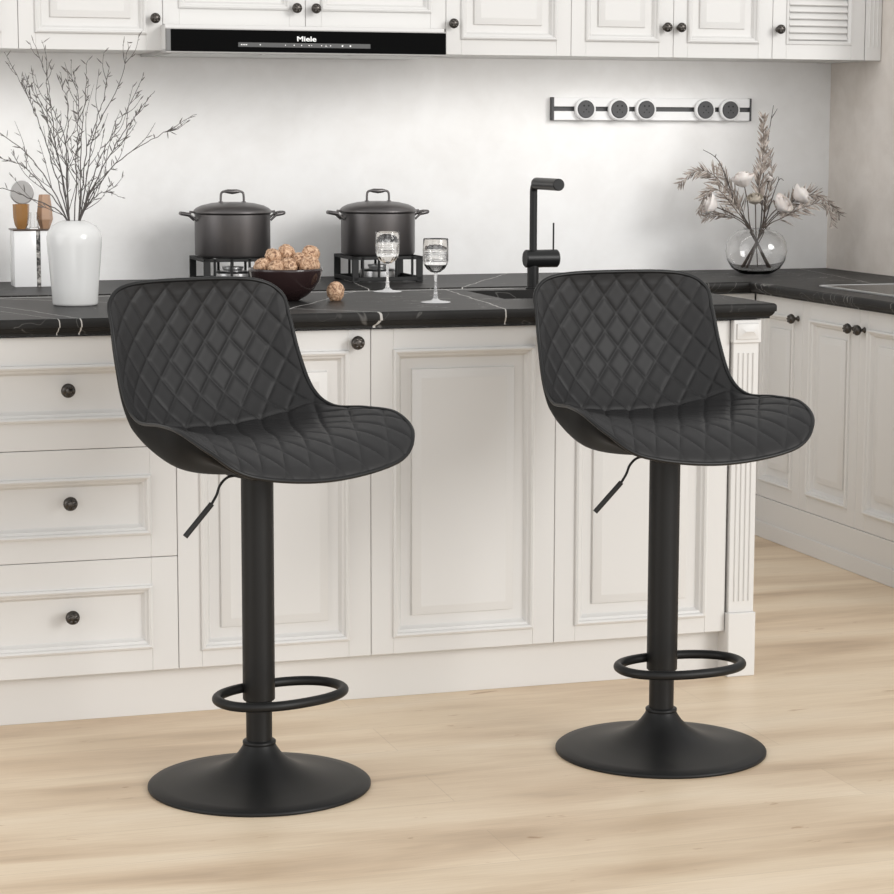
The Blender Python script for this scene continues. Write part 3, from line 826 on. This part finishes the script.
b.lathe(prof, n=8); tag(b.build('tumbler', M['amber'], loc=(CX + .028, CY + .04, TZ), smooth=20), 'amber faceted glass tumbler on the white box below the round mirror', 'tumbler')
t = thing('round_mirror', 'small round silver mirror standing behind the amber tumbler', 'mirror', (CX + .037, CY + .082, TZ))
b = MB(); b.cyl(.0345, -.004, .004, (0, 0, .108), 48, 'y', .001); b.build('disc', mat('mirror_silver', (.36, .35, .34), .3, .8), t)
b = MB(); b.tube([(.0345 * math.cos(a * math.pi / 24), 0, .108 + .0345 * math.sin(a * math.pi / 24)) for a in range(48)], .0022, 8, closed=True); b.build('rim', M['silver'], t, smooth=180)
b = MB(); b.cyl(.0035, 0, .075, n=12); b.cyl(.015, 0, .003, n=24); b.build('foot', M['silver'], t)
b = MB(); b.lathe([(0, 0), (.014, 0), (.0245, .028), (.0225, .055), (.0165, .102), (.0145, .102), (.0205, .055), (.0222, .029), (.012, .005), (0, .005)], n=6)
tag(b.build('bud_vase', M['rose_gold'], loc=(CX + .099, CY + .045, TZ), smooth=10), 'copper tinted geometric glass vase on the white box, behind the twigs', 'vase')
b = MB(); b.lathe([(0, 0), (.014, 0), (.016, .02), (.0125, .05), (.011, .05), (.0145, .02), (.0125, .004), (0, .004)], n=8)
tag(b.build('tumbler', M['clear'], loc=(CX + .063, CY + .025, TZ), smooth=20), 'small clear glass between the amber tumbler and copper tinted vase', 'tumbler')

# ------------------------------------------------------------------ glass vase with dried flowers
FX, FY = 3.313, 2.14
FS = 302.
b = MB(); outer = []
for (r, z) in ((.0, .0), (.040, 0), (.056, .004), (.080, .020), (.096, .045), (.1025, .075), (.0985, .105), (.085, .128), (.064, .142), (.047, .147), (.043, .150), (.0445, .154), (.0425, .1545), (.0408, .150), (.045, .145), (.063, .1395), (.083, .1255), (.096, .104), (.1000, .075), (.0935, .046), (.078, .0225), (.054, .0075), (0, .006)): outer.append((r, z))
b.lathe(outer, n=72)
tag(b.build('glass_vase', M['clear'], loc=(FX, FY, ZB), smooth=80), 'round clear glass vase of dried flowers on the back worktop corner', 'vase')
MZ = ZB + .150
def fpt(px, py, dep=0.):   # offset from the mouth of the vase towards a direction seen in the photo
    return CAMR * ((px - 756) / FS) + Vector((0, 0, (229 - py) / FS)) + CAMF * dep
def stem_path(tip, bow=.02, rr=random):
    ph = math.atan2(tip.y, tip.x); m_ = Vector((math.cos(ph) * .022, math.sin(ph) * .022, 0))
    ft = Vector((-math.cos(ph) * .045, -math.sin(ph) * .045, -.132))
    c = m_.lerp(tip, .5) + Vector((0, 0, bow))
    return cr([ft, m_, c, tip], 10, False)
def rose(tip, r, label, mp, mo, seed):
    rr = random.Random(seed)
    t = thing('dried_rose', label, 'dried rose', (FX, FY, MZ), 0, 'dried roses in the glass vase')
    path = stem_path(tip, .01); b = MB(); b.tube(path, .0018, 7)
    b.lathe([(0, -.006), (.004, -.004), (.008, .001), (.003, .004), (0, .004)], c=tuple(tip), n=10)
    b.build('stem', M['stem'], t, smooth=180)
    d_ = (path[-1] - path[-4]).normalized()
    q = d_.to_track_quat('Z', 'Y').to_matrix()
    b = MB()
    for layer, (nn, rad, hh, open_) in enumerate(((3, .30, 1.55, .75), (4, .55, 1.65, .85), (5, .85, 1.5, .95), (5, 1.02, 1.2, 1.08))):
        for k in range(nn):
            a0 = 2 * math.pi * (k + rr.uniform(-.15, .15)) / nn + layer * .6; span = 2 * math.pi / nn * .95
            rows = []
            for i in range(7):
                v_ = i / 6; row = []
                for j in range(9):
                    u_ = j / 8 * 2 - 1; a = a0 + u_ * span
                    rad_ = r * rad * (math.sin(min(1, v_ * 1.15 + .12) * math.pi / 2) ** .8) * (open_ if v_ > .6 else 1) * (1 + .05 * math.sin(a * 3 + layer))
                    zz = r * hh * v_ * (1 - .10 * u_ * u_ * v_) - r * .15
                    if v_ > .8: rad_ *= 1.0 + (.12 if layer == 3 else -.12) 
                    row.append(tip + q @ Vector((math.cos(a) * rad_, math.sin(a) * rad_, zz)))
                rows.append(row)
            b.grid(rows)
            # inner skin gives each petal thickness
            b.grid([[p_.lerp(tip + q @ Vector((0, 0, r * .7)), .035) for p_ in row] for row in rows])
    b.mi = 1
    b.lathe([(0, -.2), (.55, -.15), (.9, .05), (.98, .3)], n=16) if False else None
    b.build('bloom', [mp, mo], t, smooth=180)
    b = MB()
    for k in range(4):
        a = k * math.pi / 2 + rr.random(); leaf(b, tip, q @ Vector((math.cos(a), math.sin(a), .4)), r * 1.1, r * .45, bend=.3)
    b.build('sepals', M['plume'], t, smooth=0)
    return t
rose(fpt(742, 186, -.02), 0.031, 'cream dried rose, upper left of the tall plume', M['petal'], M['petal_pink'], 1)
rose(fpt(713, 207, -.03), 0.030, 'cream and pink dried rose, leftmost and lowest in the glass vase', M['petal'], M['petal_pink'], 2)
rose(fpt(752, 203, -.05), .022, 'small olive beige dried rose in the middle of the bouquet', M['petal_olive'], M['petal_olive'], 3)
rose(fpt(775, 208, -.05), 0.030, 'broad cream dried rose right of the bouquet centre', M['petal'], M['petal_pink'], 4)
rose(fpt(794, 199, -.01), 0.030, 'cream dried rose, rightmost in the glass vase', M['petal'], M['petal_pink'], 5)
rose(fpt(768, 182, .03), .012, 'tiny cream bud right behind the plume', M['petal'], M['petal_pink'], 6)
def plume(pts_, label, n_, L0, W, seed, droop=.0, spread=.8, start=.2):
    rr = random.Random(seed)
    t = thing('dried_plume', label, 'dried grass', (FX, FY, MZ), 0, 'dried plumes in the glass vase')
    tip0 = pts_[0]; ph = math.atan2(tip0.y, tip0.x)
    m_ = Vector((math.cos(ph) * .028, math.sin(ph) * .028, 0)); ft = Vector((-math.cos(ph) * .05, -math.sin(ph) * .05, -.13))
    path = cr([ft, m_] + pts_, 10, False); b = MB(); b.tube(path, lambda q: .0016 * (1 - q) + .0005, 6); b.build('stem', M['stem'], t, smooth=180)
    b = MB(); n0 = 10 + int((len(path) - 10) * start)
    for k in range(n_):
        q = n0 + (len(path) - 2 - n0) * k / n_; i = int(q); p_ = path[i].lerp(path[i + 1], q - i)
        d_ = (path[i + 1] - path[i]).normalized(); fr = 1 - .5 * k / n_
        a = rr.uniform(0, 6.28); o1 = d_.orthogonal().normalized(); o2 = d_.cross(o1)
        sd = (o1 * math.cos(a) + o2 * math.sin(a))
        leaf(b, p_, d_ + sd * spread + Vector((0, 0, -droop)), L0 * 1.3 * fr * rr.uniform(.6, 1.2), W * rr.uniform(.8, 1.3), up=sd.cross(d_), bend=rr.uniform(-.15, .3))
    b.build('leaves', M['plume'], t, smooth=0)
F_ = fpt
plume([F_(758, 195), F_(761, 155, .01), F_(761, 116, .01)], 'tall upright dried grass plume in the centre of the bouquet', 150, .042, .006, 21, spread=.75, start=.25)
plume([F_(735, 205), F_(715, 178, .02), F_(697, 172, .02), F_(677, 186, .02)], 'long dried frond arching to the far left of the bouquet', 95, .048, .0055, 22, spread=.95, droop=.2)
plume([F_(735, 212, -.03), F_(715, 190, -.03), F_(703, 196, -.03), F_(696, 214, -.03)], 'shorter dried frond hanging at the left below the long frond', 70, .042, .005, 23, spread=.9, droop=.25)
plume([F_(740, 205, .03), F_(726, 182, .04), F_(718, 168, .05)], 'dried frond rising to the upper left of the bouquet', 60, .045, .005, 24, spread=.8)
plume([F_(728, 216, -.01), F_(716, 215, 0), F_(702, 219, 0)], 'low dried frond spreading left just above the vase mouth', 50, .038, .005, 29, spread=.9)
plume([F_(778, 214), F_(800, 198, .02), F_(820, 197, .02), F_(840, 216, .02)], 'long dried frond arching to the far right of the bouquet', 110, .048, .0055, 25, spread=.9, droop=.2)
plume([F_(780, 218, -.03), F_(800, 208, -.03), F_(822, 204, -.03), F_(831, 226, -.03)], 'lower dried frond drooping at the right of the bouquet', 75, .044, .005, 26, spread=.9, droop=.2)
plume([F_(766, 205, .03), F_(772, 180, .04), F_(769, 150, .05)], 'dried grass plume just right behind the tall one', 60, .034, .005, 27, spread=.7)
def bare(pts_, forks, label):
    t = thing('twig', label, 'twig', (FX, FY, MZ), 0, 'bare twigs in the glass vase')
    ph = math.atan2(pts_[0].y, pts_[0].x); m_ = Vector((math.cos(ph) * .02, math.sin(ph) * .02, 0)); ft = Vector((-math.cos(ph) * .045, -math.sin(ph) * .045, -.13))
    b = MB(); b.tube(cr([ft, m_] + pts_, 6, False), lambda q: .0022 * (1 - q) + .0009, 6)
    for a, c in forks: b.tube([a, a.lerp(c, .5) + Vector((.002, 0, .002)), c], lambda q: .0012 * (1 - q) + .0006, 5)
    b.build('stem', M['twig'], t, smooth=180)
bare([F_(735, 205), F_(721, 170), F_(713, 158), F_(701, 151)], [(F_(721, 170), F_(716, 165)), (F_(713, 158), F_(714, 155))], 'dark bare twig forking to the upper left of the bouquet')
bare([F_(762, 180, .02), F_(767, 135, .02), F_(771, 107, .02)], [(F_(769, 120, .02), F_(775, 110, .02)), (F_(767, 135, .02), F_(765, 128, .02))], 'dark bare twig with forked tip rising above the tall plume')
bare([F_(768, 205, -.02), F_(776, 181, -.02), F_(781, 181, -.02)], [(F_(776, 181, -.02), F_(775, 177, -.02))], 'short dark bare twig between the two right roses')

# ------------------------------------------------------------------ camera
cam_d = bpy.data.cameras.new('camera'); cam = bpy.data.objects.new('camera', cam_d); COL.objects.link(cam)
cam_d.sensor_width = 36; cam_d.lens = 2299.85 / 894 * 36; cam_d.clip_start = .05
yaw, pitch, roll = .3111, .1357, -.0027
def ray_world(x3, z3, y2):
    c, s_ = math.cos(roll), math.sin(roll); x = c * x3 + s_ * z3; z2 = -s_ * x3 + c * z3
    c, s_ = math.cos(pitch), math.sin(pitch); y = c * y2 + s_ * z2; z = -s_ * y2 + c * z2
    c, s_ = math.cos(yaw), math.sin(yaw); return Vector((c * x + s_ * y, -s_ * x + c * y, z))
rx, up, fw = ray_world(1, 0, 0), ray_world(0, 1, 0), ray_world(0, 0, 1)
mt = Matrix((rx, up, -fw)).transposed().to_4x4(); mt.translation = Vector((0, -4.8209, 1.2678)); cam.matrix_world = mt
bpy.context.scene.camera = cam

# ------------------------------------------------------------------ light
w = bpy.data.worlds.new('world'); bpy.context.scene.world = w; w.use_nodes = True
w.node_tree.nodes['Background'].inputs[0].default_value = (1., .995, .985, 1); w.node_tree.nodes['Background'].inputs[1].default_value = .72
def area(name, loc, target, sx_, sy_, power, col=(1, 1, 1)):
    l = bpy.data.lights.new(name, 'AREA'); l.shape = 'RECTANGLE'; l.size = sx_; l.size_y = sy_; l.energy = power; l.color = col
    o = bpy.data.objects.new(name, l); COL.objects.link(o); o.location = loc
    o.rotation_euler = (Vector(target) - Vector(loc)).to_track_quat('-Z', 'Y').to_euler(); return o
def sun(name, d, strength, ang, col):
    l = bpy.data.lights.new(name, 'SUN'); l.energy = strength; l.angle = R(ang); l.color = col
    o = bpy.data.objects.new(name, l); COL.objects.link(o); o.rotation_euler = Vector(d).to_track_quat('-Z', 'Y').to_euler(); o.location = (0, 0, 4); return o
sun('window_sun', (-.52, .78, -.30), 1.32, 24, (1, .985, .965))
sun('sky_light', (.02, .99, -.06), .50, 50, (1, .995, .99))  # added frontal fill, brightens the back wall below the cabinets
sun('left_window_sun', (.93, .30, -.22), .55, 40, (1, .995, .985))  # added fill from the left for the right-hand cabinets, no real source
def strip(name, x0, x1, power):
    l = bpy.data.lights.new(name, 'AREA'); l.shape = 'RECTANGLE'; l.size = x1 - x0; l.size_y = .06; l.energy = power; l.color = (1, .985, .965)
    o = bpy.data.objects.new(name, l); COL.objects.link(o); o.location = ((x0 + x1) / 2, 2.12, UB - .008)
    o.rotation_euler = Vector((0, .45, -1)).to_track_quat('-Z', 'Y').to_euler(); return o
strip('under_cabinet_light', .3, 1.30, .30); strip('under_cabinet_light', 1.32, 2.18, .50); strip('under_cabinet_light', 2.2, 3.25, .9)  # unseen fill lamps added to brighten the wall below the cabinets
s = bpy.context.scene
s.view_settings.view_transform = 'Standard'; s.view_settings.look = 'None'; s.view_settings.exposure = 0.15; s.view_settings.gamma = 1
s.view_settings.use_curve_mapping = False
